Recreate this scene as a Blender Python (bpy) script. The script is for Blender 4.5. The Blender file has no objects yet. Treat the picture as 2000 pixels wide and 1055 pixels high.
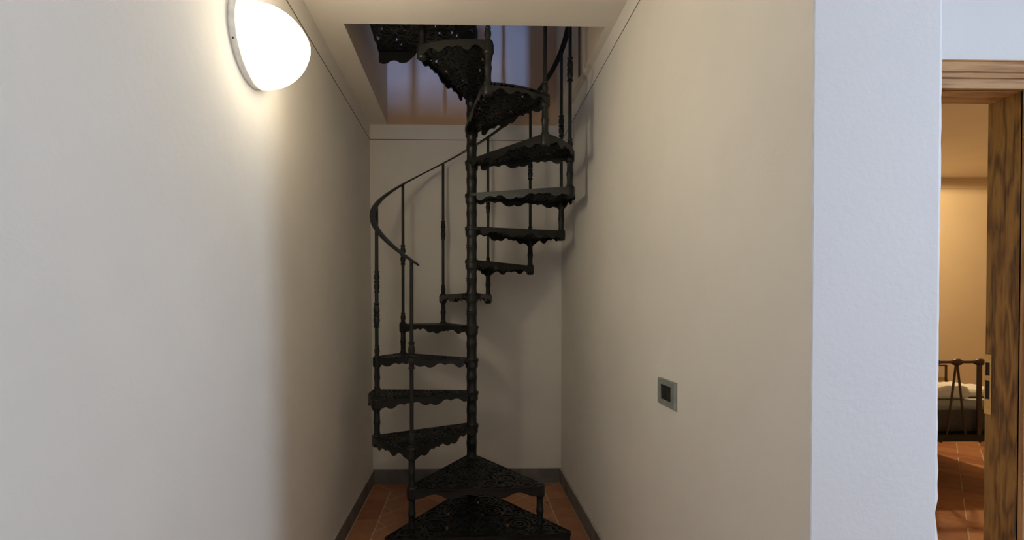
import bpy, math, random
import numpy as np
from mathutils import Vector, Matrix

PI = math.pi
C = bpy.context.scene.collection
SC = bpy.context.scene

# ------------------------------------------------------------------ camera, light, exposure
H_EYE = 1.492
F_PX, YAW, PITCH = 941.0, 0.022, 0.0112
PPX, PPY = 911.6 + F_PX*math.tan(YAW), 599.0 + F_PX*math.tan(PITCH)
cd = bpy.data.cameras.new('camera')
cd.sensor_fit = 'HORIZONTAL'; cd.sensor_width = 36.0
cd.lens = F_PX/2000*36.0
cd.shift_x = -(PPX-1000)/2000
cd.shift_y = (PPY-527.5)/2000
cd.clip_start = 0.02
cam = bpy.data.objects.new('camera', cd); C.objects.link(cam)
cam.location = (0, 0, H_EYE)
cam.rotation_euler = (PI/2-PITCH, 0, -YAW)
SC.camera = cam

vs = SC.view_settings
vs.view_transform = 'Standard'; vs.look = 'None'; vs.gamma = 1.0; vs.use_curve_mapping = False
vs.exposure = 0.0

w = bpy.data.worlds.new('outside'); SC.world = w; w.use_nodes = True
w.node_tree.nodes['Background'].inputs[0].default_value = (0.55, 0.68, 1.0, 1)
w.node_tree.nodes['Background'].inputs[1].default_value = 0.6

def area_light(name, loc, rot, sx, sy, power, col):
    l = bpy.data.lights.new(name, 'AREA'); l.shape = 'RECTANGLE'; l.size = sx; l.size_y = sy
    l.energy = power; l.color = col
    o = bpy.data.objects.new(name, l); C.objects.link(o); o.location = loc; o.rotation_euler = rot
    return o
# daylight outside the window of the main room (right-hand wall, out of frame)
area_light('window_daylight', (3.46, -0.41, 2.02), (0, PI/2, 0), 1.4, 0.52, 84, (0.62, 0.77, 1.0))
# daylight outside the narrow upstairs window
area_light('upper_window_daylight', (-0.45, -1.50, 3.95), (PI/2, 0, 0), 0.07, 0.9, 190, (0.15, 0.34, 1.0))
# ceiling light of the bedroom
pl = bpy.data.lights.new('bedroom_ceiling_bulb', 'SPOT'); pl.energy = 138; pl.color = (1.0, 0.74, 0.40); pl.shadow_soft_size = 0.07; pl.spot_size = math.radians(179.4); pl.spot_blend = 0.04
po = bpy.data.objects.new('bedroom_ceiling_bulb', pl); C.objects.link(po); po.location = (4.50, 4.55, 2.93)
LAMP_STRENGTH = 21.6
LAMP_COLOR = (1.0, 0.86, 0.625, 1)

# ------------------------------------------------------------------ materials
def new_mat(name):
    m = bpy.data.materials.new(name); m.use_nodes = True
    nt = m.node_tree; b = nt.nodes['Principled BSDF']
    return m, nt, b
def noise(nt, scale, detail=4, rough=0.55, vec=None, stretch=None):
    tc = nt.nodes.new('ShaderNodeTexCoord')
    src = tc.outputs['Object']
    if stretch:
        mp = nt.nodes.new('ShaderNodeMapping'); mp.inputs['Scale'].default_value = stretch
        nt.links.new(src, mp.inputs[0]); src = mp.outputs[0]
    n = nt.nodes.new('ShaderNodeTexNoise'); n.inputs['Scale'].default_value = scale
    n.inputs['Detail'].default_value = detail; n.inputs['Roughness'].default_value = rough
    nt.links.new(src, n.inputs['Vector'])
    return n
def ramp(nt, fac, stops):
    r = nt.nodes.new('ShaderNodeValToRGB')
    e = r.color_ramp.elements
    while len(e) < len(stops): e.new(0.5)
    for el, (p, c) in zip(e, stops): el.position = p; el.color = (*c, 1)
    nt.links.new(fac, r.inputs[0]); return r
def bump(nt, b, fac, strength, dist):
    bp = nt.nodes.new('ShaderNodeBump'); bp.inputs['Strength'].default_value = strength
    bp.inputs['Distance'].default_value = dist
    nt.links.new(fac, bp.inputs['Height']); nt.links.new(bp.outputs[0], b.inputs['Normal'])
def plaster(name, col, var=0.04, bs=0.25, bscale=35, bdist=0.004, rough=0.92):
    m, nt, b = new_mat(name)
    n = noise(nt, 1.6, 5)
    lo = tuple(c*(1-var) for c in col); hi = tuple(min(1, c*(1+var)) for c in col)
    r = ramp(nt, n.outputs['Fac'], [(0.3, lo), (0.7, hi)])
    nt.links.new(r.outputs[0], b.inputs['Base Color'])
    b.inputs['Roughness'].default_value = rough; b.inputs['Specular IOR Level'].default_value = 0.25
    n2 = noise(nt, bscale, 6, 0.6)
    bump(nt, b, n2.outputs['Fac'], bs, bdist)
    return m
def simple(name, col, rough=0.5, metal=0.0, spec=0.5, var=0.12, nscale=30, bs=0.1, bd=0.001):
    m, nt, b = new_mat(name)
    n = noise(nt, nscale, 5)
    r = ramp(nt, n.outputs['Fac'], [(0.3, tuple(c*(1-var) for c in col)), (0.7, tuple(min(1, c*(1+var)) for c in col))])
    nt.links.new(r.outputs[0], b.inputs['Base Color'])
    b.inputs['Roughness'].default_value = rough; b.inputs['Metallic'].default_value = metal
    b.inputs['Specular IOR Level'].default_value = spec
    bump(nt, b, n.outputs['Fac'], bs, bd)
    return m
def wood(name, axis, light, mid, dark, rough=0.42, sc=14, long=1.1, p=(0.22, 0.45, 0.75)):
    m, nt, b = new_mat(name)
    s = [sc, sc, sc]; s[axis] = long
    n = noise(nt, 2.0, 3, 0.5, stretch=tuple(s))
    mth = nt.nodes.new('ShaderNodeMath'); mth.operation = 'MULTIPLY'; mth.inputs[1].default_value = 9.0
    nt.links.new(n.outputs['Fac'], mth.inputs[0])
    fr = nt.nodes.new('ShaderNodeMath'); fr.operation = 'PINGPONG'; fr.inputs[1].default_value = 1.0
    nt.links.new(mth.outputs[0], fr.inputs[0])
    s2 = [160, 160, 160]; s2[axis] = 4
    n2 = noise(nt, 1.0, 4, 0.6, stretch=tuple(s2))
    mx = nt.nodes.new('ShaderNodeMath'); mx.operation = 'MULTIPLY_ADD'; mx.inputs[1].default_value = 0.45
    nt.links.new(fr.outputs[0], mx.inputs[0])
    m3 = nt.nodes.new('ShaderNodeMath'); m3.operation = 'MULTIPLY'; m3.inputs[1].default_value = 0.75
    nt.links.new(n2.outputs['Fac'], m3.inputs[0]); nt.links.new(m3.outputs[0], mx.inputs[2])
    r = ramp(nt, mx.outputs[0], [(p[0], dark), (p[1], mid), (p[2], light)])
    nt.links.new(r.outputs[0], b.inputs['Base Color']); b.inputs['Roughness'].default_value = rough
    bump(nt, b, n2.outputs['Fac'], 0.2, 0.001)
    return m
def terracotta(name):
    m, nt, b = new_mat(name)
    oi = nt.nodes.new('ShaderNodeObjectInfo')
    n = noise(nt, 9, 6)
    ad = nt.nodes.new('ShaderNodeMath'); ad.operation = 'MULTIPLY_ADD'; ad.inputs[1].default_value = 0.45
    nt.links.new(oi.outputs['Random'], ad.inputs[0])
    sc = nt.nodes.new('ShaderNodeMath'); sc.operation = 'MULTIPLY'; sc.inputs[1].default_value = 0.6
    nt.links.new(n.outputs['Fac'], sc.inputs[0]); nt.links.new(sc.outputs[0], ad.inputs[2])
    r = ramp(nt, ad.outputs[0], [(0.2, (0.27, 0.10, 0.045)), (0.5, (0.40, 0.165, 0.078)), (0.8, (0.52, 0.24, 0.12))])
    nt.links.new(r.outputs[0], b.inputs['Base Color']); b.inputs['Roughness'].default_value = 0.55
    bump(nt, b, n.outputs['Fac'], 0.25, 0.003)
    return m

M = {}
M['paint'] = plaster('cream_wall_paint', (0.825, 0.785, 0.705))
M['band'] = plaster('white_band_paint', (0.84, 0.80, 0.735))
M['white'] = plaster('white_rough_plaster', (0.87, 0.87, 0.86), 0.02, 0.22, 60, 0.004)
M['ceil'] = plaster('ceiling_paint', (0.84, 0.79, 0.71))
M['orange'] = plaster('tan_wall_paint', (0.68, 0.46, 0.29))
M['bedroom'] = plaster('bedroom_wall_paint', (0.70, 0.57, 0.40))
M['bedroom_ceil'] = plaster('bedroom_ceiling_paint', (0.78, 0.71, 0.60))
M['mortar'] = simple('pale_mortar', (0.46, 0.42, 0.36), 0.9)
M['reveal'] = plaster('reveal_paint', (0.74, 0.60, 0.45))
M['line'] = simple('brown_line_paint', (0.16, 0.11, 0.075), 0.8)
M['iron'] = simple('black_cast_iron', (0.0095, 0.0102, 0.0088), 0.42, 0.0, 0.42, 0.25, 60, 0.25, 0.0015)
M['tile'] = terracotta('terracotta')
M['grout'] = simple('pale_grout', (0.58, 0.44, 0.32), 0.9)
M['stone'] = simple('grey_stone', (0.19, 0.18, 0.165), 0.6, 0, 0.4, 0.3, 8, 0.3, 0.003)
M['oak_x'] = wood('oak_across', 0, (0.54, 0.29, 0.105), (0.41, 0.20, 0.065), (0.21, 0.095, 0.03))
M['oak_z'] = wood('oak_upright', 2, (0.48, 0.25, 0.09), (0.35, 0.165, 0.055), (0.18, 0.08, 0.024))
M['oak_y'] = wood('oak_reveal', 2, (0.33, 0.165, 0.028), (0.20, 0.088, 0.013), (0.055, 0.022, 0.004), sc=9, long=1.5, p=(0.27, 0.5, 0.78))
M['brass'] = simple('worn_brass', (0.62, 0.42, 0.15), 0.3, 0.9, 0.5)
M['dark'] = simple('shade_and_rail_black', (0.012, 0.010, 0.008), 0.8)  # painted shade of the bolt pockets; own colour of the bed's dark rail
M['plate'] = simple('grey_green_switch_frame', (0.34, 0.37, 0.34), 0.35, 0.3)
M['key'] = simple('black_switch_key', (0.012, 0.013, 0.012), 0.3)
M['lampbase'] = simple('white_lamp_base', (0.90, 0.87, 0.80), 0.5)
M['bediron'] = simple('brown_bed_iron', (0.060, 0.032, 0.018), 0.45, 0.3)
M['sheet'] = simple('white_cotton', (0.74, 0.72, 0.68), 0.95, 0, 0.1, 0.05, 40, 0.3, 0.003)
M['mattress'] = simple('grey_mattress_cloth', (0.40, 0.39, 0.37), 0.95, 0, 0.1, 0.1, 60, 0.3, 0.002)
M['blanket'] = simple('dark_grey_blanket', (0.075, 0.072, 0.066), 0.95, 0, 0.1, 0.15, 60, 0.3, 0.002)
m, nt, b = new_mat('lit_opal_glass')
b.inputs['Base Color'].default_value = (0.9, 0.88, 0.84, 1); b.inputs['Roughness'].default_value = 0.25
b.inputs['Emission Color'].default_value = LAMP_COLOR; b.inputs['Emission Strength'].default_value = LAMP_STRENGTH
# the bulb sits behind the tip of the dome, so the glass glows less towards its rim
tc_ = nt.nodes.new('ShaderNodeTexCoord'); sx_ = nt.nodes.new('ShaderNodeSeparateXYZ'); nt.links.new(tc_.outputs['Object'], sx_.inputs[0])
mr_ = nt.nodes.new('ShaderNodeMapRange'); mr_.inputs[1].default_value = 0.035; mr_.inputs[2].default_value = 0.19
mr_.inputs[3].default_value = LAMP_STRENGTH*0.095; mr_.inputs[4].default_value = LAMP_STRENGTH*1.78
nt.links.new(sx_.outputs[0], mr_.inputs[0]); nt.links.new(mr_.outputs[0], b.inputs['Emission Strength'])
M['opal'] = m

# ------------------------------------------------------------------ mesh helpers
class MB:
    def __init__(s): s.v = []; s.f = []; s.mi = []
    def add(s, vs, fs, mi=0):
        o = len(s.v); s.v += [tuple(p) for p in vs]; s.f += [tuple(i+o for i in f) for f in fs]; s.mi += [mi]*len(fs); return s
    def box(s, x0, y0, z0, x1, y1, z1, mi=0):
        vs = [(x0,y0,z0),(x1,y0,z0),(x1,y1,z0),(x0,y1,z0),(x0,y0,z1),(x1,y0,z1),(x1,y1,z1),(x0,y1,z1)]
        return s.add(vs, [(0,3,2,1),(4,5,6,7),(0,1,5,4),(1,2,6,5),(2,3,7,6),(3,0,4,7)], mi)
    def prism(s, poly, z0, z1, mi=0):
        n = len(poly)
        vs = [(p[0],p[1],z0) for p in poly] + [(p[0],p[1],z1) for p in poly]
        fs = [tuple(range(n-1,-1,-1)), tuple(range(n,2*n))] + [(i,(i+1)%n,n+(i+1)%n,n+i) for i in range(n)]
        return s.add(vs, fs, mi)
    def lathe(s, prof, c=(0,0,0), n=16, mi=0, axis='z', flute=0, famp=0.0):
        vs = []
        for r, z in prof:
            for i in range(n):
                a = 2*PI*i/n
                rr = r*(1+famp*math.cos(flute*a)) if flute else r
                if axis == 'z': vs.append((c[0]+rr*math.cos(a), c[1]+rr*math.sin(a), c[2]+z))
                else: vs.append((c[0]+z, c[1]+rr*math.cos(a), c[2]+rr*math.sin(a)))
        fs = []
        for k in range(len(prof)-1):
            for i in range(n):
                j = (i+1) % n
                fs.append((k*n+i, k*n+j, (k+1)*n+j, (k+1)*n+i))
        fs.append(tuple(range(n-1,-1,-1))); fs.append(tuple((len(prof)-1)*n+i for i in range(n)))
        return s.add(vs, fs, mi)
    def tube(s, pts, r, n=8, mi=0):
        pts = [Vector(p) for p in pts]; vs = []; rs = r if isinstance(r, (list, tuple)) else [r]*len(pts)
        up = Vector((0.13, 0.31, 0.94))
        for k, p in enumerate(pts):
            t = (pts[min(k+1, len(pts)-1)]-pts[max(k-1, 0)]).normalized()
            a = t.cross(up)
            if a.length < 1e-3: a = t.cross(Vector((1, 0, 0)))
            a.normalize(); b_ = t.cross(a)
            for i in range(n):
                th = 2*PI*i/n; vs.append(p + a*math.cos(th)*rs[k] + b_*math.sin(th)*rs[k])
        fs = [(k*n+i, k*n+(i+1)%n, (k+1)*n+(i+1)%n, (k+1)*n+i) for k in range(len(pts)-1) for i in range(n)]
        fs += [tuple(range(n-1,-1,-1)), tuple((len(pts)-1)*n+i for i in range(n))]
        return s.add(vs, fs, mi)
    def mesh(s, name, mats, smooth=False):
        me = bpy.data.meshes.new(name); me.from_pydata(s.v, [], s.f)
        for m_ in (mats if isinstance(mats, (list, tuple)) else [mats]): me.materials.append(m_)
        me.polygons.foreach_set('material_index', s.mi)
        if smooth:
            me.polygons.foreach_set('use_smooth', [True]*len(s.f))
            me.set_sharp_from_angle(angle=math.radians(40))
        me.update(); return me
    def obj(s, name, mats, parent=None, smooth=False, loc=(0,0,0)):
        return link(name, s.mesh(name, mats, smooth), parent, loc)
def link(name, me, parent=None, loc=(0,0,0), rz=0.0):
    o = bpy.data.objects.new(name, me); C.objects.link(o); o.location = loc; o.rotation_euler = (0,0,rz)
    if parent is not None: o.parent = parent
    return o
def thing(name, label, cat, loc=(0,0,0), group=None):
    o = bpy.data.objects.new(name, None); C.objects.link(o); o.location = loc; o.empty_display_size = 0.1
    o['label'] = label; o['category'] = cat
    if group: o['group'] = group
    return o
def tag(o, label, cat, group=None):
    o['label'] = label; o['category'] = cat
    if group: o['group'] = group
    return o
def struct(o, label=None):
    o['kind'] = 'structure'
    if label: o['label'] = label
    return o

# ------------------------------------------------------------------ room shell
XL0, XL1 = -0.790, -0.815        # left wall leans a little
XR, YB, ZC = 0.802, 4.072, 3.020
PX1, PY0 = 1.112, 1.103          # end of the right wall (white front face)
HX0, HX1, HY0 = -0.664, 0.755, 2.632   # stair opening in the ceiling
ZU = 3.42                        # upper floor level, raised so its hidden edge shades the stairwell wall
YD = 1.60                        # plane of the door wall

b_ = MB()
b_.add([(XL0,-3,0),(XL0,YB,0),(XL1,YB,ZC),(XL1,-3,ZC),(-0.95,-3,0),(-0.95,YB,0),(-0.95,YB,ZC),(-0.95,-3,ZC)],
       [(0,1,2,3),(7,6,5,4),(0,3,7,4),(1,5,6,2),(3,2,6,7),(0,4,5,1)])
struct(b_.obj('wall_left', M['paint']), 'plain cream plaster wall on the left carrying the lit wall lamp')
def xl(z): return XL0 + (XL1-XL0)*z/ZC
b_ = MB(); b_.box(-0.95, YB, 0, PX1, YB+0.12, ZC)
struct(b_.obj('wall_back', M['paint']), 'cream wall closing the alcove behind the spiral staircase')

# right wall with its rough white end face: column of rows so that the arris is not ruler-straight
rnd = random.Random(4)
b_ = MB(); rows = 90; vs = []
for i in range(rows+1):
    z = ZC*i/rows
    j = [rnd.gauss(0, 0.0006) for _ in range(4)]
    chip = -0.006 if abs(z-1.015) < 0.02 else 0.0
    vs += [(XR, YB, z), (XR, PY0+0.0032, z), (XR+0.0009+j[0]*.7, PY0+0.0009, z), (XR+0.0034, PY0, z),
           (PX1-0.012, PY0, z), (PX1-0.004+j[1]*1.6+chip, PY0+0.003, z), (PX1+j[2]*1.6+chip*0.7, PY0+0.012, z), (PX1, YB, z)]
fs = []; mi = []
for i in range(rows):
    for k in range(7):
        a = i*8+k; fs.append((a, a+8, a+9, a+1)); mi.append(0 if k in (0, 1) else 1)
b_.v = vs; b_.f = fs; b_.mi = mi
me = b_.mesh('wall_right', [M['paint'], M['white']])
struct(link('wall_right', me), 'cream side wall on the right ending in a rough white front face')

# white band above the painted line under the ceiling, and the line itself
b_ = MB()
b_.add([(xl(2.865)+.0006,-1,2.855),(xl(2.895)+.0006,YB,2.895),(XL1+.0006,YB,ZC),(XL1+.0006,-1,ZC)], [(0,1,2,3)])
b_.v += []; bl = b_
bl.add([(XL1-.01,YB-.0006,2.894),(XR,YB-.0006,2.894),(XR,YB-.0006,ZC),(XL1-.01,YB-.0006,ZC)], [(0,1,2,3)])
bl.add([(XR-.0006,YB,2.894),(XR-.0006,PY0+.02,2.922),(XR-.0006,PY0+.02,ZC),(XR-.0006,YB,ZC)], [(0,1,2,3)])
struct(bl.obj('trim_1', M['band']), 'pale painted band under the ceiling')
b_ = MB()
def bar(p, q, n, h=0.0045, t=0.0014):
    p, q, n = Vector(p), Vector(q), Vector(n)
    z = Vector((0,0,h/2))
    a = [p-z, q-z, q+z, p+z]; c = [v+n*t for v in a]
    b_.add(a+c, [(3,2,1,0),(4,5,6,7),(0,1,5,4),(1,2,6,5),(2,3,7,6),(3,0,4,7)])
bar((xl(2.83),-1,2.845), (xl(2.895),YB,2.895), (1,0,0), 0.006)
bar((XL1,YB,2.894), (XR,YB,2.894), (0,-1,0), 0.005)
bar((XR,PY0+.02,2.922), (XR,YB,2.894), (-1,0,0), 0.0048)
struct(b_.obj('trim_2', M['line']), 'thin brown line painted around the walls')

# ceiling with the stair opening (slab up to the upper floor)
b_ = MB()
b_.box(-0.95, -3, ZC, 5.1, HY0, ZU)
b_.box(-0.95, HY0, ZC, HX0, YB+.12, ZU)
b_.box(HX1, HY0, ZC, PX1+.02, YB+.12, ZU)

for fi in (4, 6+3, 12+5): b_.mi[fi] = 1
struct(b_.obj('ceiling', [M['ceil'], M['reveal']]), 'pale ceiling with a rectangular opening for the staircase')

# main room to the right and behind the camera
b_ = MB(); b_.box(-0.95, -3.12, 0, 5.1, -3, ZC); struct(b_.obj('wall_front', M['paint']))
b_ = MB()
b_.box(3.3, -3, 0, 3.42, -0.68, ZC); b_.box(3.3, -0.14, 0, 3.42, YD, ZC)
b_.box(3.3, -0.68, 0, 3.42, -0.14, 1.18); b_.box(3.3, -0.68, 2.72, 3.42, -0.14, ZC)
struct(b_.obj('wall_far_right', M['white']))
# door wall
OX0, OX1, OZ = 1.206, 1.880, 2.222
b_ = MB()
b_.box(PX1, YD, 0, OX0-.03, YD+.12, ZC); b_.box(OX1+.03, YD, 0, 5, YD+.12, ZC); b_.box(OX0-.03, YD, OZ+.03, OX1+.03, YD+.12, ZC)
struct(b_.obj('wall_door', M['white']), 'white wall above and around the oak doorway')

# bedroom shell
BX1, BY1 = 7.4, 5.62
b_ = MB(); b_.box(PX1, BY1, 0, BX1+.12, BY1+.12, ZC); struct(b_.obj('wall_bedroom_back', M['bedroom']))
b_ = MB(); b_.box(BX1, YD+.12, 0, BX1+.12, BY1, ZC); struct(b_.obj('wall_bedroom_right', M['bedroom']))
b_ = MB(); b_.box(5, YD, 0, BX1+.12, YD+.12, ZC); struct(b_.obj('wall_bedroom_front', M['bedroom']))
b_ = MB(); b_.box(PX1-.05, YB+.12, 0, PX1, BY1+.12, ZC); struct(b_.obj('wall_bedroom_left', M['bedroom']))
b_ = MB(); b_.box(PX1+.02, YD+.06, ZC, BX1+.12, BY1+.12, ZC+.12); struct(b_.obj('ceiling_bedroom', M['bedroom_ceil']))
b_ = MB(); b_.box(PX1, BY1-.0014, 2.888, BX1, BY1, 2.894); struct(b_.obj('trim_3', M['line']), 'thin brown line on the bedroom wall')

# upper floor around the stair opening
b_ = MB(); b_.box(-0.95, YB, ZC, PX1, YB+.12, 5.7); struct(b_.obj('wall_upper_back', M['orange']), 'tan stairwell wall seen through the ceiling opening')
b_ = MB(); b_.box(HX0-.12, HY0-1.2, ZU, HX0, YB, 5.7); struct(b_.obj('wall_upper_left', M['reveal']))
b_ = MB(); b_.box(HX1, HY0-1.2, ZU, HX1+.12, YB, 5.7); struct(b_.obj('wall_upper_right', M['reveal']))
b_ = MB()   # added unseen partition, its opening and thin post shaped to cut the daylight
b_.box(-1.2, HY0-1.24, ZU, -0.70, HY0-1.14, 5.7); b_.box(0.066, HY0-1.24, ZU, 1.4, HY0-1.14, 5.7)
b_.box(-0.462, HY0-1.20, ZU, -0.432, HY0-1.18, 5.7)
b_.box(-0.70, HY0-1.24, 5.45, 0.066, HY0-1.14, 5.7)
struct(b_.obj('wall_upper_daylight_mask', M['orange']))
b_ = MB()
b_.box(-1.2, -1.46, ZU, -0.58, -1.36, 5.7); b_.box(-0.32, -1.46, ZU, 1.4, -1.36, 5.7); b_.box(-0.58, -1.46, 4.42, -0.32, -1.36, 5.7)
b_.box(-1.3, -1.46, ZU, -1.2, HY0-1.2, 5.7); b_.box(1.4, -1.46, ZU, 1.5, HY0-1.2, 5.7)
struct(b_.obj('wall_upper_front', M['orange']))
b_ = MB(); b_.box(-1.3, -1.5, 5.7, 1.5, YB+.12, 5.8); struct(b_.obj('ceiling_upper', M['orange']))
b_ = MB(); b_.box(HX1-.008, 3.205, ZC+.012, HX1, 3.235, 4.6); struct(b_.obj('trim_4', M['line']), 'narrow brown upright strip on the side of the ceiling opening')

# ------------------------------------------------------------------ floors
b_ = MB(); b_.box(-0.95, -3, -0.12, 5.1, YB+.12, -0.0018); b_.box(PX1-.05, YB+.12, -0.12, BX1+.12, BY1+.12, -0.0018); b_.box(5.1, YD, -0.12, BX1+.12, YB+.12, -0.0018)
FL = struct(b_.obj('floor', M['grout']), 'terracotta tiled floor with pale joints')

def clip(poly, x0, y0, x1, y1):
    for ax, v, s in ((0,x0,1),(0,x1,-1),(1,y0,1),(1,y1,-1)):
        out = []
        for i in range(len(poly)):
            p, q = poly[i], poly[(i+1)%len(poly)]
            a, c = s*(p[ax]-v), s*(q[ax]-v)
            if a >= 0: out.append(p)
            if a*c < 0:
                t = a/(a-c); out.append((p[0]+(q[0]-p[0])*t, p[1]+(q[1]-p[1])*t))
        poly = out
        if len(poly) < 3: return []
    return poly
def area(p): return 0.5*abs(sum(p[i][0]*p[(i+1)%len(p)][1]-p[(i+1)%len(p)][0]*p[i][1] for i in range(len(p))))
def inset(poly, d):
    # convex polygon (counter-clockwise) moved inwards by d
    n = len(poly); out = []
    for i in range(n):
        p0, p1, p2 = Vector(poly[i-1]), Vector(poly[i]), Vector(poly[(i+1)%n])
        e1, e2 = (p1-p0), (p2-p1)
        if e1.length < 1e-4 or e2.length < 1e-4: return []
        e1.normalize(); e2.normalize()
        n1, n2 = Vector((-e1.y, e1.x)), Vector((-e2.y, e2.x))
        k = n1+n2
        if k.length < 1e-3: return []
        k = k/(1+n1.dot(n2)); out.append(tuple(p1+k*d))
    return out
def ccw(p):
    a = sum(p[i][0]*p[(i+1)%len(p)][1]-p[(i+1)%len(p)][0]*p[i][1] for i in range(len(p)))
    return p if a > 0 else p[::-1]
def herring(W, org, x0, y0, x1, y1):
    out = []; c = math.cos(PI/4)
    for i in range(-70, 71):
        for k in range(-22, 23):
            for typ in (0, 1):
                a = i*W + 0.0; 
                if typ == 0: r = [(a+k*4*W/1.0, i*W), None]
                if typ == 0: u0, v0, u1, v1 = i*W+4*W*k, i*W, i*W+4*W*k+2*W, i*W+W
                else: u0, v0, u1, v1 = i*W+4*W*k+2*W, i*W-W, i*W+4*W*k+3*W, i*W+W
                pts = [(u0,v0),(u1,v0),(u1,v1),(u0,v1)]
                q = [(org[0]+(u-v)*c, org[1]+(u+v)*c) for u, v in pts]
                xs = [p[0] for p in q]; ys = [p[1] for p in q]
                if max(xs) < x0 or min(xs) > x1 or max(ys) < y0 or min(ys) > y1: continue
                q = clip(q, x0, y0, x1, y1)
                if len(q) >= 3 and area(q) > 0.0008: out.append(ccw(q))
    return out
GAP = 0.0040
def tile(poly, h=0.0):
    q = inset(poly, GAP)
    if len(q) < 3 or area(q) < 0.0004: return
    q2 = inset(q, 0.0015) or q
    n = len(q); b = MB()
    cx = sum(p[0] for p in q)/n; cy = sum(p[1] for p in q)/n
    vs = [(p[0]-cx,p[1]-cy,-0.009) for p in q]+[(p[0]-cx,p[1]-cy,-0.0012) for p in q]+[(p[0]-cx,p[1]-cy,0.0) for p in q2]
    fs = [tuple(range(2*n,3*n))]
    for r in (0, 1): fs += [(r*n+i, r*n+(i+1)%n, (r+1)*n+(i+1)%n, (r+1)*n+i) for i in range(n)]
    b.add(vs, fs); b.obj('tile', M['tile'], FL, loc=(cx, cy, h))
BW = 0.158
y_near = 2.25
# border course along the three walls with mitred corners
xa, xb, yb_ = XL0+.0155, XR-.0145, YB-.0145
js = [3.370-.373*3, 3.370-.373*2, 3.370-.373, 3.370, 3.745]
tile(ccw([(xa, 3.745), (xa+BW, 3.745), (xa+BW, YB-BW), (xa, yb_)]))
tile(ccw([(xb, 3.745), (xb-BW, 3.745), (xb-BW, YB-BW), (xb, yb_)]))
for y0, y1 in zip(js[:-1], js[1:]):
    tile([(xa, y0), (xa+BW, y0), (xa+BW, y1), (xa, y1)], rnd.gauss(0, .0003)); tile([(xb-BW, y0), (xb, y0), (xb, y1), (xb-BW, y1)], rnd.gauss(0, .0003))
bx = [xa+BW, -0.30, 0.08, 0.46, xb-BW]
for i in range(4):
    lo, hi = bx[i], bx[i+1]
    tile(ccw([(lo, YB-BW), (hi, YB-BW), (hi if i < 3 else xb, yb_), (lo if i > 0 else xa, yb_)]))
for q in herring(0.176, (-0.545, 3.515), xa+BW, js[0], xb-BW, YB-BW): tile(q, rnd.gauss(0, .0004))
# bedroom tiles: those in the sight line through the door singly, the rest as one part
rest = MB()
for q in herring(0.176, (4.62, 4.90), PX1, YD+.0, BX1, BY1):
    cx = sum(p[0] for p in q)/len(q); cy = sum(p[1] for p in q)/len(q)
    if 0.82*cy-0.1 < cx < 1.16*cy+0.15 and cy > 2.6 and cx < 6: tile(q, rnd.gauss(0, .0004))
    else:
        q = inset(q, GAP)
        if len(q) >= 3: rest.prism(q, -0.009, 0.0)
for (x0, y0, x1, y1) in ((xa, -3, 5, PY0), (xa, PY0, xb, js[0]), (PX1, PY0, 5, YD)):
    for q in herring(0.176, (-0.545, 3.515), x0, y0, x1, y1):
        q = inset(q, GAP)
        if len(q) >= 3: rest.prism(q, -0.009, 0.0)
o = rest.obj('distant_tiles', M['tile'], FL); o['kind'] = 'stuff'

# baseboards: grey stone strips with a chamfered top
def baseboard(name, p, q, n, label):
    p, q, n = Vector(p), Vector(q), Vector(n); L = (q-p); k = max(1, round(L.length/0.62))
    root = None
    for i in range(k):
        a = p+L*(i/k); c = p+L*((i+1)/k); d = L.normalized()*0.0008; a = a+d; c = c-d
        t = 0.014; h = 0.121+rnd.gauss(0, .0008); prof = [(0,0),(t,0),(t,h-.004),(t-.003,h+.0005*rnd.random()),(0,h+.001)]
        vs = [tuple(a+n*u+Vector((0,0,v))) for u, v in prof]+[tuple(c+n*u+Vector((0,0,v))) for u, v in prof]
        m_ = MB().add(vs, [(4,3,2,1,0),(5,6,7,8,9)]+[(j,(j+1)%5,5+(j+1)%5,5+j) for j in range(5)]); m_.mi[4] = m_.mi[5] = 1
        if root is None: root = struct(m_.obj(name, [M['stone'], M['mortar']]), label)
        else: m_.obj('stone_strip', [M['stone'], M['mortar']], root)
baseboard('baseboard_left', (xl(.06)-.002, -1, 0), (xl(.06)-.002, YB-.015, 0), (1,0,0), 'grey stone skirting along the left wall')
baseboard('baseboard_back', (XL0+.002, YB, 0), (XR-.002, YB, 0), (0,-1,0), 'grey stone skirting behind the staircase')
baseboard('baseboard_right', (XR, PY0+.02, 0), (XR, YB-.015, 0), (-1,0,0), 'grey stone skirting along the right wall')

# ------------------------------------------------------------------ oak doorway
DR = bpy.data.objects.new('door_1', None); C.objects.link(DR); DR['kind'] = 'structure'
DR['label'] = 'oak door frame with moulded casing opening onto the bedroom'
cas = 0.094
def casing_profile(t0=0.0):
    # (distance from the opening, projection from wall)
    return [(0,0),(0,.018),(.028,.018),(.030,.013),(.033,.013),(.035,.020),(.047,.020),(.049,.015),(.052,.015),(.054,.023),(.083,.023),(.085,.018),(.088,.018),(.090,.022),(cas,.020),(cas,0)]
def sweep(name, fn, mat, parent):
    pr = casing_profile(); n = len(pr); vs = []
    for end in (0, 1): vs += [fn(d, p, end) for d, p in pr]
    b = MB().add(vs, [tuple(range(n)), tuple(range(2*n-1, n-1, -1))]+[(i, n+i, n+(i+1)%n, (i+1)%n) for i in range(n)])
    return b.obj(name, mat, parent)
yw = YD
sweep('lintel_casing', lambda d, p, e: ((OX0-d) if e == 0 else (OX1+d), yw-p, OZ+d), M['oak_x'], DR)
sweep('side_casing', lambda d, p, e: (OX1+d, yw-p, 0 if e == 0 else OZ+d), M['oak_z'], DR)
sweep('side_casing', lambda d, p, e: (max(OX0-d, PX1+.001), yw-p, 0 if e == 0 else OZ+d), M['oak_z'], DR)
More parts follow.
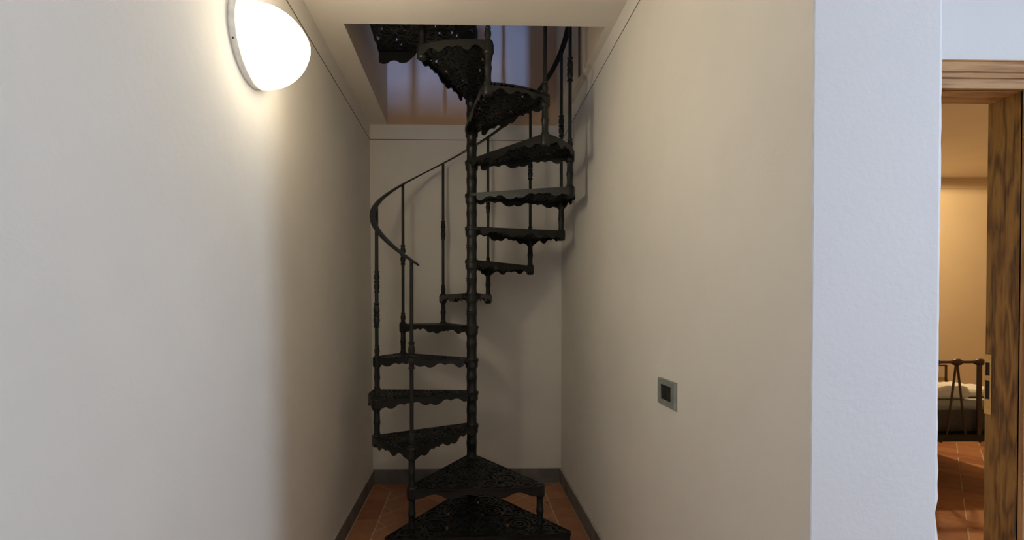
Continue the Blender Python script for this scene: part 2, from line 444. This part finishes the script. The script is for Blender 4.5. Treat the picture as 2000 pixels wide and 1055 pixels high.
JT = 0.105
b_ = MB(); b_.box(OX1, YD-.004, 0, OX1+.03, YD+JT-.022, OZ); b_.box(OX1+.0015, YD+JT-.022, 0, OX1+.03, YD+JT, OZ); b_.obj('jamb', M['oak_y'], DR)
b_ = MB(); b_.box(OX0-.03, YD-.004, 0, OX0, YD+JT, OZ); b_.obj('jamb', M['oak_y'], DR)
b_ = MB(); b_.box(OX0, YD-.004, OZ-.0, OX1, YD+JT, OZ+.03); b_.obj('head_jamb', M['oak_x'], DR)
# brass strike plate with two pockets
z0, z1 = 1.104, 1.320; ya, yb = YD+JT-.023, YD+JT-.0005; xs = OX1-.0022
b_ = MB()
fr = [(z0, 1.158), (1.226, 1.243), (1.290, z1)]
for a, c in fr: b_.box(xs, ya, a, OX1+.001, yb, c)
for a, c in ((1.158, 1.226), (1.243, 1.290)):
    b_.box(xs, ya, a, OX1+.001, ya+.005, c); b_.box(xs, yb-.003, a, OX1+.001, yb, c)
for z in (1.128, 1.234, 1.305): b_.lathe([(.0042, 0), (.0042, -.0012), (.001, -.0016)], (xs, (ya+yb)/2, z), 10, axis='x')
sp = b_.obj('strike_plate', M['brass'], DR); sp['label'] = 'brass strike plate'
b_ = MB()
for a, c in ((1.158, 1.226), (1.243, 1.290)): b_.box(OX1-.0004, ya+.005, a, OX1+.001, yb-.003, c)
b_.obj('pocket_shade', M['dark'], sp)  # flat dark sheets, the shade inside the pockets put into their colour

# ------------------------------------------------------------------ filigree (marching squares over an implicit shape)
def seg_dist(P, segs):
    out = np.full(len(P), 9.0)
    for a, c in segs:
        lo = np.minimum(a, c)-0.03; hi = np.maximum(a, c)+0.03
        idx = np.where((P[:,0] > lo[0]) & (P[:,0] < hi[0]) & (P[:,1] > lo[1]) & (P[:,1] < hi[1]))[0]
        if not len(idx): continue
        q = P[idx]; d = c-a; L = max(d@d, 1e-12)
        t = np.clip(((q-a)@d)/L, 0, 1)
        r = np.hypot(*(q-(a+t[:,None]*d)).T)
        out[idx] = np.minimum(out[idx], r)
    return out
def hull(pts):
    pts = sorted(set((round(x,6), round(y,6)) for x, y in pts))
    def half(ps):
        h = []
        for p in ps:
            while len(h) >= 2 and (h[-1][0]-h[-2][0])*(p[1]-h[-2][1])-(h[-1][1]-h[-2][1])*(p[0]-h[-2][0]) <= 0: h.pop()
            h.append(p)
        return h
    a, b = half(pts), half(pts[::-1]); return a[:-1]+b[:-1]
def sdf_in(P, poly):
    d = np.full(len(P), 9.0)
    for i in range(len(poly)):
        a, c = np.array(poly[i]), np.array(poly[(i+1)%len(poly)]); e = c-a; L = np.hypot(*e)
        if L < 1e-7: continue
        n = np.array([-e[1], e[0]])/L; d = np.minimum(d, (P-a)@n)
    return d
def marching(field, x0, y0, nx, ny, s, za, zb, mb):
    V = {}; vs = []; polys = []
    F = field.reshape(ny, nx)
    def vert(key, x, y):
        if key not in V: V[key] = len(vs); vs.append((x, y))
        return V[key]
    ins = F > 0
    anyin = ins[:-1,:-1] | ins[1:,:-1] | ins[:-1,1:] | ins[1:,1:]
    full = ins[:-1,:-1] & ins[1:,:-1] & ins[:-1,1:] & ins[1:,1:]
    for j, i in zip(*np.where(anyin)):
        cs = [(i,j),(i+1,j),(i+1,j+1),(i,j+1)]
        poly = []
        for k in range(4):
            p, q = cs[k], cs[(k+1)%4]; fp, fq = F[p[1],p[0]], F[q[1],q[0]]
            if fp > 0: poly.append(vert(p, x0+p[0]*s, y0+p[1]*s))
            if (fp > 0) != (fq > 0):
                t = fp/(fp-fq); key = (min(p,q), max(p,q))
                poly.append(vert(key, x0+(p[0]+(q[0]-p[0])*t)*s, y0+(p[1]+(q[1]-p[1])*t)*s))
        if len(poly) >= 3: polys.append(poly)
    n = len(vs); cnt = {}
    for p in polys:
        for i in range(len(p)):
            a, c = p[i], p[(i+1)%len(p)]
            cnt[(a,c)] = cnt.get((a,c), 0)+1
    fs = [tuple(i+n for i in p) for p in polys]+[tuple(p[::-1]) for p in polys]
    for (a, c) in cnt:
        if (c, a) not in cnt: fs.append((a, c, c+n, a+n))
    mb.add([(x,y,za) for x,y in vs]+[(x,y,zb) for x,y in vs], fs)
def pack_scrolls(poly, seed, rmax=0.062, rmin=0.014, mirror=True, pitch=0.030):
    # circles packed into the outline, each turned into a spiral scroll; mirrored left/right
    r_ = random.Random(seed)
    xs = [p[0] for p in poly]; ys = [p[1] for p in poly]
    cand = np.array([(r_.uniform(0 if mirror else min(xs), max(xs)), r_.uniform(min(ys), max(ys))) for _ in range(2600)])
    d = sdf_in(cand, poly)-0.013
    circ = []
    for R in (rmax, rmax*.8, rmax*.62, rmax*.45, rmax*.33, rmin):
        for p, dd in zip(cand, d):
            if dd < R*0.96 : continue
            if mirror and 0 < p[0] < R*1.0: 
                if R > 0.03 or p[0] > 0.004: continue
            if all(math.hypot(p[0]-q[0], p[1]-q[1]) > R+q[2]-0.003 for q in circ): circ.append((p[0], p[1], R))
    segs = []
    for k, (x, y, R) in enumerate(circ):
        h = 1 if (k % 2) else -1; a0 = r_.uniform(0, 2*PI)
        turns = 1.0 + (R-0.014)/pitch
        turns = min(turns, 3.0); N = max(10, int(turns*14)); pts = []
        for i in range(N+1):
            t = i/N; rr = R*(1-t*0.86) if turns > 1.05 else R*0.9
            if turns > 1.05 and t*turns < 0.9: rr = R*(1-0.10*t)
            a = a0+h*2*PI*turns*t
            pts.append(np.array((x+rr*math.cos(a), y+rr*math.sin(a))))
        for a, c in zip(pts[:-1], pts[1:]):
            segs.append((a, c))
            if mirror: segs.append((a*np.array((-1,1)), c*np.array((-1,1))))
    return segs
def filigree(poly, solids, seed, s=0.0048, mirror=True, rmax=0.058, wd=0.0084, rw=0.0050, rh=0.0052):
    poly = hull(poly)
    xs = [p[0] for p in poly]; ys = [p[1] for p in poly]
    x0, y0 = min(xs)-2*s, min(ys)-2*s; nx = int((max(xs)-x0)/s)+4; ny = int((max(ys)-y0)/s)+4
    gx, gy = np.meshgrid(x0+np.arange(nx)*s, y0+np.arange(ny)*s); P = np.stack([gx.ravel(), gy.ravel()], 1)
    so = sdf_in(P, poly); segs = pack_scrolls(poly, seed, rmax, mirror=mirror)
    ds = np.full(len(P), 9.0); near = so > -s*2
    ds[near] = seg_dist(P[near], segs)
    hub = np.full(len(P), -9.0)
    for (hx, hy, hr) in solids: hub = np.maximum(hub, hr-np.hypot(P[:,0]-hx, P[:,1]-hy))
    plate = np.minimum(so, np.maximum.reduce([0.012-so, wd-ds, hub]))
    relief = np.minimum(so, np.maximum(0.006-so, rw-ds))
    a, r = MB(), MB()
    marching(plate, x0, y0, nx, ny, s, -0.011, 0.0, a)
    marching(relief, x0, y0, nx, ny, s, -0.0145, rh, r)
    return a, r, poly

# scalloped edge: (from, to, depth at start, depth at end, bulge: + lobe, - arch)
LOB = [(0,.09,.036,.036,.014),(.09,.21,.036,.037,-.012),(.21,.31,.037,.036,-.013),(.31,.44,.036,.040,.016),(.44,.55,.040,.034,.012),(.55,.65,.034,.036,-.012),
       (.65,.73,.036,.036,-.010),(.73,.81,.036,.036,-.009),(.81,.92,.036,.038,.014),(.92,1,.038,.050,.0)]
LOB_O = [(0,.13,.046,.034,.008),(.13,.25,.034,.036,-.012),(.25,.37,.036,.038,.014),(.37,.50,.038,.036,-.010),(.50,.63,.036,.038,-.010),(.63,.75,.038,.036,.014),(.75,.87,.036,.034,-.012),(.87,1,.034,.046,.008)]
LOB_L = [(0,.10,.085,.085,.010),(.10,.20,.085,.083,-.012),(.20,.30,.083,.078,.008),(.30,.38,.078,.030,0),(.37,.50,.014,.014,.008),(.50,.65,.014,.014,.008),(.65,.80,.014,.014,.008),(.80,1,.014,.02,.01)]
def lob_depth(t, lob):
    for a, c, d0, d1, bl in lob:
        if a <= t <= c+1e-9:
            u = (t-a)/(c-a); return d0+(d1-d0)*u+bl*max(0.0, math.sin(PI*u))**0.8
    return lob[-1][3]
def apron(mb, path, lob, thick=0.006, scale=1.0, n=72, nvec=None):
    # a thin scalloped sheet hung below a path (list of xy), inner face offset to the left of the path
    P = [Vector(p) for p in path]; L = [0.0]
    for a, c in zip(P[:-1], P[1:]): L.append(L[-1]+(c-a).length)
    def at(t):
        d = t*L[-1]
        for i in range(len(P)-1):
            if d <= L[i+1]+1e-9: return P[i].lerp(P[i+1], (d-L[i])/max(L[i+1]-L[i], 1e-9)), (P[i+1]-P[i]).normalized()
        return P[-1], (P[-1]-P[-2]).normalized()
    vs = []
    for i in range(n+1):
        t = i/n; p, d = at(t); nn = Vector((-d.y, d.x)); dep = lob_depth(t, lob)*scale
        q = p+nn*thick
        vs += [(p.x,p.y,-.002), (p.x,p.y,-dep), (q.x,q.y,-dep), (q.x,q.y,-.002)]
    fs = []
    for i in range(n):
        for k in range(4): fs.append((4*i+k, 4*i+(k+1)%4, 4*i+4+(k+1)%4, 4*i+4+k))
    fs += [(3,2,1,0), (4*n, 4*n+1, 4*n+2, 4*n+3)]
    mb.add(vs, fs)

# ------------------------------------------------------------------ spiral staircase
CX, CY, RP, RISE, ZOFF = 0.034, 3.307, 0.664, 0.225, -0.008
A1, DA, A0 = math.radians(-31.55), math.radians(-32.14), math.radians(35.88)
def ang(j): return A0 if j == 0 else A1+DA*(j-1)
def pxy(j, r=RP): return (r*math.sin(ang(j)), -r*math.cos(ang(j)))
def ztop(k): return k*RISE+ZOFF+0.012
ST = thing('spiral_staircase', 'black cast iron spiral staircase with lacework treads rising through the ceiling opening', 'staircase', (CX, CY, 0))
IR = M['iron']

# column sections, one per riser
sec = [(.0415,-.040),(.042,-.012),(.0415,.010),(.038,.014),(.0365,.024),(.0335,.032),(.0330,.070),(.0345,.098),(.0365,.102),(.0368,.107),(.0345,.110),(.0345,.114),(.0368,.117),(.0365,.122),(.0345,.126),(.0330,.155),(.0335,.176),(.0370,.181),(.0370,.1845)]
sm = MB().lathe(sec, n=32, flute=12, famp=0.022).mesh('column_section', IR, True)
base = MB().lathe([(.085,0),(.085,.012),(.060,.020),(.046,.034),(.041,.060),(.036,.10),(.036,.19)], n=28).obj('column_base', IR, ST, True)
for k in range(1, 17): link('column_section', sm, ST, (0, 0, ztop(k)-.012+.0))
MB().lathe([(.046,0),(.046,.012),(.03,.02),(.036,.04),(.040,.06),(.032,.085),(.012,.10)], n=24).obj('column_finial', IR, ST, True, (0,0,ztop(17)-.04))

def tread_meshes(half, R, seed, hubs=True, rmax=0.058, bulge=0.03, wd=0.0084, rw=0.0050, rh=0.0052):
    # local frame: outward along -y, so u = x
    hx, hy = R*math.sin(half), -R*math.cos(half)
    pts = [(0.047*math.cos(a), 0.047*math.sin(a)) for a in np.linspace(0, 2*PI, 28, endpoint=False)]
    hr = 0.029 if hubs else 0.02
    for sg in (-1, 1): pts += [(sg*hx+hr*math.cos(a), hy+hr*math.sin(a)) for a in np.linspace(0, 2*PI, 20, endpoint=False)]
    edge = []
    for t in np.linspace(-1, 1, 17):
        e = (t*hx, hy-hr-bulge*(1-t*t)); pts.append(e); edge.append(e)
    solids = [(0,0,.066)]+([(-hx,hy,.033),(hx,hy,.033)] if hubs else [])
    # y is negative outwards: the packing works on any outline that is symmetric in x
    a, r, poly = filigree(pts, solids, seed, rmax=rmax, wd=wd, rw=rw, rh=rh)
    ap = MB()
    d = Vector((hx, hy)).normalized(); nr = Vector((-d.y, d.x))        # left-hand normal of the right edge direction
    i_, o_ = d*0.05, Vector((hx, hy))
    offi, offo = 0.0455, hr-0.001
    right = [tuple(i_+nr*offi), tuple(o_+nr*offo)]
    left = [(-x, y) for x, y in right]
    apron(ap, right, LOB, -0.006 if False else 0.006, n=84)
    apron(ap, left, LOB, -0.006, n=84)
    ed = [(-hx-hr*.5, hy-hr*.8)]+edge[1:-1]+[(hx+hr*.5, hy-hr*.8)]
    apron(ap, ed, LOB_O, 0.006, n=90)
    return a.mesh('tread', IR), r.mesh('scroll_relief', IR), ap.mesh('apron', IR), (hx, hy)
hub_me = MB().lathe([(.020,-.062),(.027,-.056),(.029,-.046),(.029,.006),(.026,.012),(.020,.015)], n=18).mesh('corner_hub', IR, True)
col_me = MB().lathe([(.036,-.050),(.0425,-.046),(.0430,.004),(.040,.009),(.036,.009)], n=24).mesh('tread_collar', IR, True)
half_n = -DA/2
Tn, Rn, An, hn = tread_meshes(half_n, RP, 11)
half_w = (A0-A1)/2
Tw, Rw, Aw, hw = tread_meshes(half_w, RP, 5, rmax=0.066, bulge=0.012, wd=0.0090, rw=0.0054, rh=0.006)
def put_tread(k, mid, me, hubs, cor):
    t = link('tread', me[0], ST, (0, 0, ztop(k)), mid)
    link('scroll_relief', me[1], t); link('apron', me[2], t); link('tread_collar', col_me, t)
    if hubs:
        for sg in (-1, 1): link('corner_hub', hub_me, t, (sg*cor[0], cor[1], 0))
    return t
# lowest tread: wider and deeper, straight under the second one
half_b = math.radians(36.6)
Tb, Rb, Ab, hb = tread_meshes(half_b, 0.83, 23, hubs=False, rmax=0.088, bulge=0.012, wd=0.0098, rw=0.0062, rh=0.0075)
put_tread(1, math.radians(2.9), (Tb, Rb, Ab), False, hb)
put_tread(2, (A0+A1)/2, (Tw, Rw, Aw), True, hw)
for k in range(3, 14): put_tread(k, (ang(k-2)+ang(k-1))/2, (Tn, Rn, An), True, hn)

# spacer posts between neighbouring treads at the outer corners
L_s = RISE-0.012-0.055
sp_prof = [(.021,0),(.021,.008),(.0188,.014),(.0185,.04),(.0200,L_s*.5-.012),(.0222,L_s*.5-.006),(.0222,L_s*.5+.006),(.0200,L_s*.5+.012),(.0185,L_s-.03),(.0190,L_s-.008),(.021,L_s)]
sp_me = MB().lathe(sp_prof, n=16).mesh('spacer_post', IR, True)
link('spacer_post', sp_me, ST, (*pxy(0), ztop(1)+.004)); link('spacer_post', sp_me, ST, (*pxy(1), ztop(1)+.004))
for j in range(1, 13): link('spacer_post', sp_me, ST, (*pxy(j), ztop(j+1)+.013))
for sg in (-1, 1):      # feet under the lowest tread
    a = math.radians(2.9)+sg*half_b*0.93; link('spacer_post', sp_me, ST, (0.80*math.sin(a), -0.80*math.cos(a), 0.0)).scale = (1, 1, (ztop(1)-.012)/L_s)

# balusters
RAILH = 1.088
HB = RAILH-0.012-0.020
rod_me = MB().lathe([(.0115,0),(.0115,HB*.5),(.0105,HB+.006)], n=10).mesh('baluster', IR, True)
kn = [(.0125,-.078),(.019,-.074),(.019,-.068),(.0135,-.062),(.0165,-.052),(.0200,-.034),(.0185,-.018),(.0135,-.010),(.0195,-.005),(.0195,.005),(.0135,.010),(.0185,.018),(.0200,.034),(.0165,.052),(.0135,.062),(.019,.068),(.019,.074),(.0125,.078)]
kn_me = MB().lathe(kn, n=14).mesh('baluster_knob', IR, True)
bv = [(.019,0),(.019,.008),(.014,.013),(.0165,.024),(.0195,.040),(.0175,.056),(.0135,.066),(.0165,.070),(.0165,.076),(.0115,.082)]
bv_me = MB().lathe(bv, n=14).mesh('baluster_base', IR, True)
for j in range(1, 13):
    bl_ = link('baluster', rod_me, ST, (*pxy(j), ztop(j+2)+.012)) if j+2 <= 13 else link('baluster', rod_me, ST, (*pxy(j), 14*RISE+.02))
    link('baluster_knob', kn_me, bl_, (0, 0, HB*.495)); link('baluster_base', bv_me, bl_)

# flat handrail bar following the helix, with a rounded lower end
vs = []; N = 150; a_s, a_e = A1+math.radians(4.2), ang(13)
def railz(a): return (3+(A1-a)/(-DA))*RISE+ZOFF+RAILH
wr, tr = 0.019, 0.005
for i in range(N+1):
    a = a_s+(a_e-a_s)*i/N; z = railz(a); ww = wr
    if i < 3: ww = wr*(0.45, 0.8, 0.95)[i]
    for rr, dz in ((-ww,-tr),(ww,-tr),(ww,tr*.6),(ww*.5,tr*1.3),(-ww*.5,tr*1.3),(-ww,tr*.6)):
        vs.append(((RP+rr)*math.sin(a), -(RP+rr)*math.cos(a), z+dz))
fs = [(6*i+k, 6*i+(k+1)%6, 6*i+6+(k+1)%6, 6*i+6+k) for i in range(N) for k in range(6)]+[(5,4,3,2,1,0), tuple(6*N+k for k in range(6))]
b_ = MB().add(vs, fs)
hr_ = b_.obj('handrail', IR, ST)

# landing platform at the top, left of the column, running forward onto the upper floor
zl = 14*RISE+ZOFF+0.012
lp = [(-0.600-0.0, 0.0-0.165), (-0.600, -0.66), (0.005, -0.66), (0.030, -0.165)]
a_, r_, poly_ = filigree([(x, y) for x, y in lp], [(0.0, -0.165, .05)], 31, mirror=False, rmax=0.058)
LP = a_.obj('landing_platform', IR, ST, loc=(0, 0, zl)); r_.obj('scroll_relief', IR, LP)
b_ = MB()
apron_path = [(-0.600, -0.165), (0.030, -0.165)]
apron(b_, apron_path, LOB_L, -0.006)
apron(b_, [(-0.600, -0.66), (-0.600, -0.165)], LOB_O, -0.006, 0.6)
b_.obj('apron', IR, LP)
MB().box(-.03, -.17, -.03, .03, -.02, 0).obj('landing_bracket', IR, LP)

# ------------------------------------------------------------------ wall lamp
LY, LZ, LX = 1.822, 2.480, xl(2.48)
WL = thing('wall_lamp', 'lit round opal glass wall lamp on the left wall', 'lamp', (LX, LY, LZ))
b_ = MB().lathe([(.161,0),(.164,.004),(.164,.018),(.160,.024),(.150,.026),(.02,.026)], n=56, axis='x')
bo = b_.obj('base_ring', M['lampbase'], WL, True)
for k in range(3):
    a = math.radians(205+120*k)
    MB().lathe([(.0001,-.003),(.0035,-.002),(.0035,.003),(.001,.004)], (.012, .163*math.cos(a), .163*math.sin(a)), 8, axis='x').obj('screw', M['bediron'], bo)
prof = []
for i in range(19):
    t = i/18*PI/2
    prof.append((0.147*math.cos(t)**1.3 + 0.0004, 0.025+0.197*math.sin(t)**0.88))
b_ = MB().lathe(prof, (0, .010, -.017), n=48, axis='x'); b_.obj('glass_dome', M['opal'], WL, True)

# ------------------------------------------------------------------ light switch
SW = thing('light_switch', 'grey framed switch plate with black rocker keys on the right wall', 'switch', (XR, 1.8975, 1.148))
w2, h2, t_ = .083, .053, .011
b_ = MB()
def ring(x0, iy, iz, oy0, oz0, x1):
    # frame with a chamfered outer edge; -x faces the corridor
    o0 = [(0,-w2,-h2),(0,w2,-h2),(0,w2,h2),(0,-w2,h2)]
    o1 = [(-t_*.7,-w2,-h2),(-t_*.7,w2,-h2),(-t_*.7,w2,h2),(-t_*.7,-w2,h2)]
    c = .004
    o2 = [(-t_,-w2+c,-h2+c),(-t_,w2-c,-h2+c),(-t_,w2-c,h2-c),(-t_,-w2+c,h2-c)]
    i2 = [(-t_,-iy,-iz),(-t_,iy,-iz),(-t_,iy,iz),(-t_,-iy,iz)]
    i3 = [(-.003,-iy,-iz),(-.003,iy,-iz),(-.003,iy,iz),(-.003,-iy,iz)]
    L = [o0,o1,o2,i2,i3]; vs = sum(L, []); fs = []
    for r in range(4):
        for k in range(4): fs.append((r*4+k, (r+1)*4+k, (r+1)*4+(k+1)%4, r*4+(k+1)%4))
    b_.add(vs, fs)
ring(0, .047, .030, 0, 0, 0)
b_.obj('frame', M['plate'], SW)
for i in range(2):
    y0 = -.0465+i*.0470
    MB().add([(-.003,y0,-.0295),(-.003,y0+.046,-.0295),(-.003,y0+.046,.0295),(-.003,y0,.0295),(-.0085,y0+.001,-.028),(-.0085,y0+.045,-.028),(-.0115,y0+.045,.028),(-.0115,y0+.001,.028)],
             [(0,1,2,3),(7,6,5,4),(0,4,5,1),(1,5,6,2),(2,6,7,3),(3,7,4,0)]).obj('rocker_key', M['key'], SW)

# ------------------------------------------------------------------ bedroom: iron bed, mattress, blanket, linen, chair
BI = M['bediron']
FY = 3.65; BXa, BXb = 2.90, 4.70; HYb = 5.52
BD = thing('iron_bed', 'brown iron bed with rail and rod footboard seen through the doorway', 'bed', ((BXa+BXb)/2, (FY+HYb)/2, 0))
ox, oy = -(BXa+BXb)/2, -(FY+HYb)/2
MB().tube([(BXa+ox, FY+oy, 1.062), (BXb+ox, FY+oy, 1.062)], .011, 10).obj('foot_rail', BI, BD, True)
MB().box(BXa+ox, FY+oy-.018, .448, BXb+ox, FY+oy+.018, .498).obj('bottom_rail', M['dark'], BD)
k_me = MB().lathe([(.011,-.045),(.018,-.036),(.026,-.018),(.028,0),(.026,.018),(.018,.036),(.011,.045)], n=14, axis='x').mesh('rail_knob', BI, True)
for i in range(6):
    x = BXa+i*.36
    full = i in (0, 5)
    MB().tube([(x+ox, FY+oy, 0 if full else .49), (x+ox, FY+oy, 1.062)], .016, 10).obj('foot_post', BI, BD, True)
    link('rail_knob', k_me, BD, (x+ox, FY+oy, 1.062))
    if i < 5:
        xm = x+.18; link('rail_knob', k_me, BD, (xm+ox, FY+oy, 1.062))
        for sg in (-1, 1): MB().tube([(xm+ox+sg*.004, FY+oy, 1.055), (xm+ox+sg*.074, FY+oy, .495)], .0075, 8).obj('slanting_rod', BI, BD, True)
for x in (BXa, BXb):
    MB().tube([(x+ox, HYb+oy, 0), (x+ox, HYb+oy, 1.10)], .016, 10).obj('head_post', BI, BD, True)
    MB().box(x+ox-.015, FY+oy, .455, x+ox+.015, HYb+oy, .495).obj('side_rail', BI, BD)
MB().tube([(BXa+ox, HYb+oy, 1.10), (BXb+ox, HYb+oy, 1.10)], .012, 10).obj('head_rail', BI, BD, True)
MB().box(BXa+ox, FY+oy+.02, .47, BXb+ox, HYb+oy, .49).obj('slat_base', M['dark'], BD)

def soft_box(x0, y0, z0, x1, y1, z1, r=.03, seg=4, nz=0.0, seed=1, nx=16, ny=16):
    # rounded slab: grid top that drops at its rim
    rr = random.Random(seed); b = MB(); vs = []
    us = np.linspace(0, 1, nx+1); vs_ = np.linspace(0, 1, ny+1)
    ph = [rr.uniform(0, 6) for _ in range(6)]
    for side in (1, 0):
        for v in vs_:
            for u in us:
                x = x0+(x1-x0)*u; y = y0+(y1-y0)*v
                d = min(x-x0, x1-x, y-y0, y1-y)
                k = math.sqrt(max(0.0, 1-(1-min(d/r, 1))**2)) if d < r else 1.0
                wv = nz*(math.sin(u*9+ph[0]+2*v)+math.sin(v*11+ph[1]-3*u)+.6*math.sin(u*21+ph[2]))*.4
                h = (z1-z0)*.5
                z = (z0+h)+(h*k*(.65)+h*.35*(1 if d > 0 else .2)+wv*k if side else -h*k*.9-h*.1)
                vs.append((x, y, z))
    n1 = (nx+1)*(ny+1); fs = []
    idx = lambda s, i, j: (0 if s else n1)+j*(nx+1)+i
    for j in range(ny):
        for i in range(nx):
            fs.append((idx(1,i,j), idx(1,i+1,j), idx(1,i+1,j+1), idx(1,i,j+1)))
            fs.append((idx(0,i,j+1), idx(0,i+1,j+1), idx(0,i+1,j), idx(0,i,j)))
    for i in range(nx):
        fs.append((idx(0,i,0), idx(0,i+1,0), idx(1,i+1,0), idx(1,i,0))); fs.append((idx(1,i,ny), idx(1,i+1,ny), idx(0,i+1,ny), idx(0,i,ny)))
    for j in range(ny):
        fs.append((idx(1,0,j), idx(1,0,j+1), idx(0,0,j+1), idx(0,0,j))); fs.append((idx(0,nx,j), idx(0,nx,j+1), idx(1,nx,j+1), idx(1,nx,j)))
    return b.add(vs, fs)
mt = soft_box(BXa+.03, FY+.05, .491, BXb-.02, HYb-.02, .700, .035, nx=24, ny=24).obj('mattress', M['mattress'], smooth=True)
tag(mt, 'pale grey mattress lying on the iron bed', 'mattress')
# blanket: top sheet with a hanging front edge over the foot end
b_ = MB(); vs = []; nx = 40; xs_ = np.linspace(BXa+.028, BXb-.018, nx+1)
prof = [(FY+.28,.7035),(FY+.20,.7045),(FY+.10,.7045),(FY+.060,.697),(FY+.044,.680),(FY+.040,.60),(FY+.040,.515)]
for i, x in enumerate(xs_):
    for k, (y, z) in enumerate(prof):
        wv = .004*math.sin(i*1.3+k)+.003*math.sin(i*.5)
        vs.append((x, y-(abs(wv) if k > 3 else 0), z+(abs(wv)*.5 if k < 4 else 0)))
n = len(prof); fs = [(i*n+k, i*n+k+1, (i+1)*n+k+1, (i+1)*n+k) for i in range(nx) for k in range(n-1)]
b_.add(vs, fs); bk = b_.obj('blanket', M['blanket'], smooth=True)
sd = bk.modifiers.new('thickness', 'SOLIDIFY'); sd.thickness = 0.003; sd.offset = 1
tag(bk, 'dark grey blanket hanging over the foot end of the mattress', 'blanket')
t1 = soft_box(3.80, 3.98, .702, 4.28, 4.40, .815, .05, nz=.02, seed=3, nx=22, ny=22).obj('white_towel', M['sheet'], smooth=True)
tag(t1, 'thick rumpled white towel on the bed, left of the pair', 'towel', 'white linen on the bed')
t2 = soft_box(4.30, 4.06, .702, 4.62, 4.40, .785, .05, nz=.018, seed=8, nx=22, ny=22).obj('white_towel', M['sheet'], smooth=True)
tag(t2, 'flatter folded white towel at the edge of the bed, beside the thick footboard post', 'towel', 'white linen on the bed')
CHX, CHY = 5.42, 5.36
CHR = thing('metal_chair', 'slim brown metal chair back by the far bedroom wall behind the bed', 'chair', (CHX, CHY, 0))
MB().tube([(-.22,.18,.80),(.22,.18,.80)], .009, 8).obj('back_rail', BI, CHR, True)
for sx in (-1, 1):
    MB().tube([(sx*.22,.18,0),(sx*.22,.18,.806)], .012, 8).obj('rear_leg', BI, CHR, True)
    MB().tube([(sx*.22,-.2,0),(sx*.22,-.2,.44)], .012, 8).obj('front_leg', BI, CHR, True)
MB().box(-.235,-.215,.43,.235,.195,.455).obj('seat', BI, CHR)
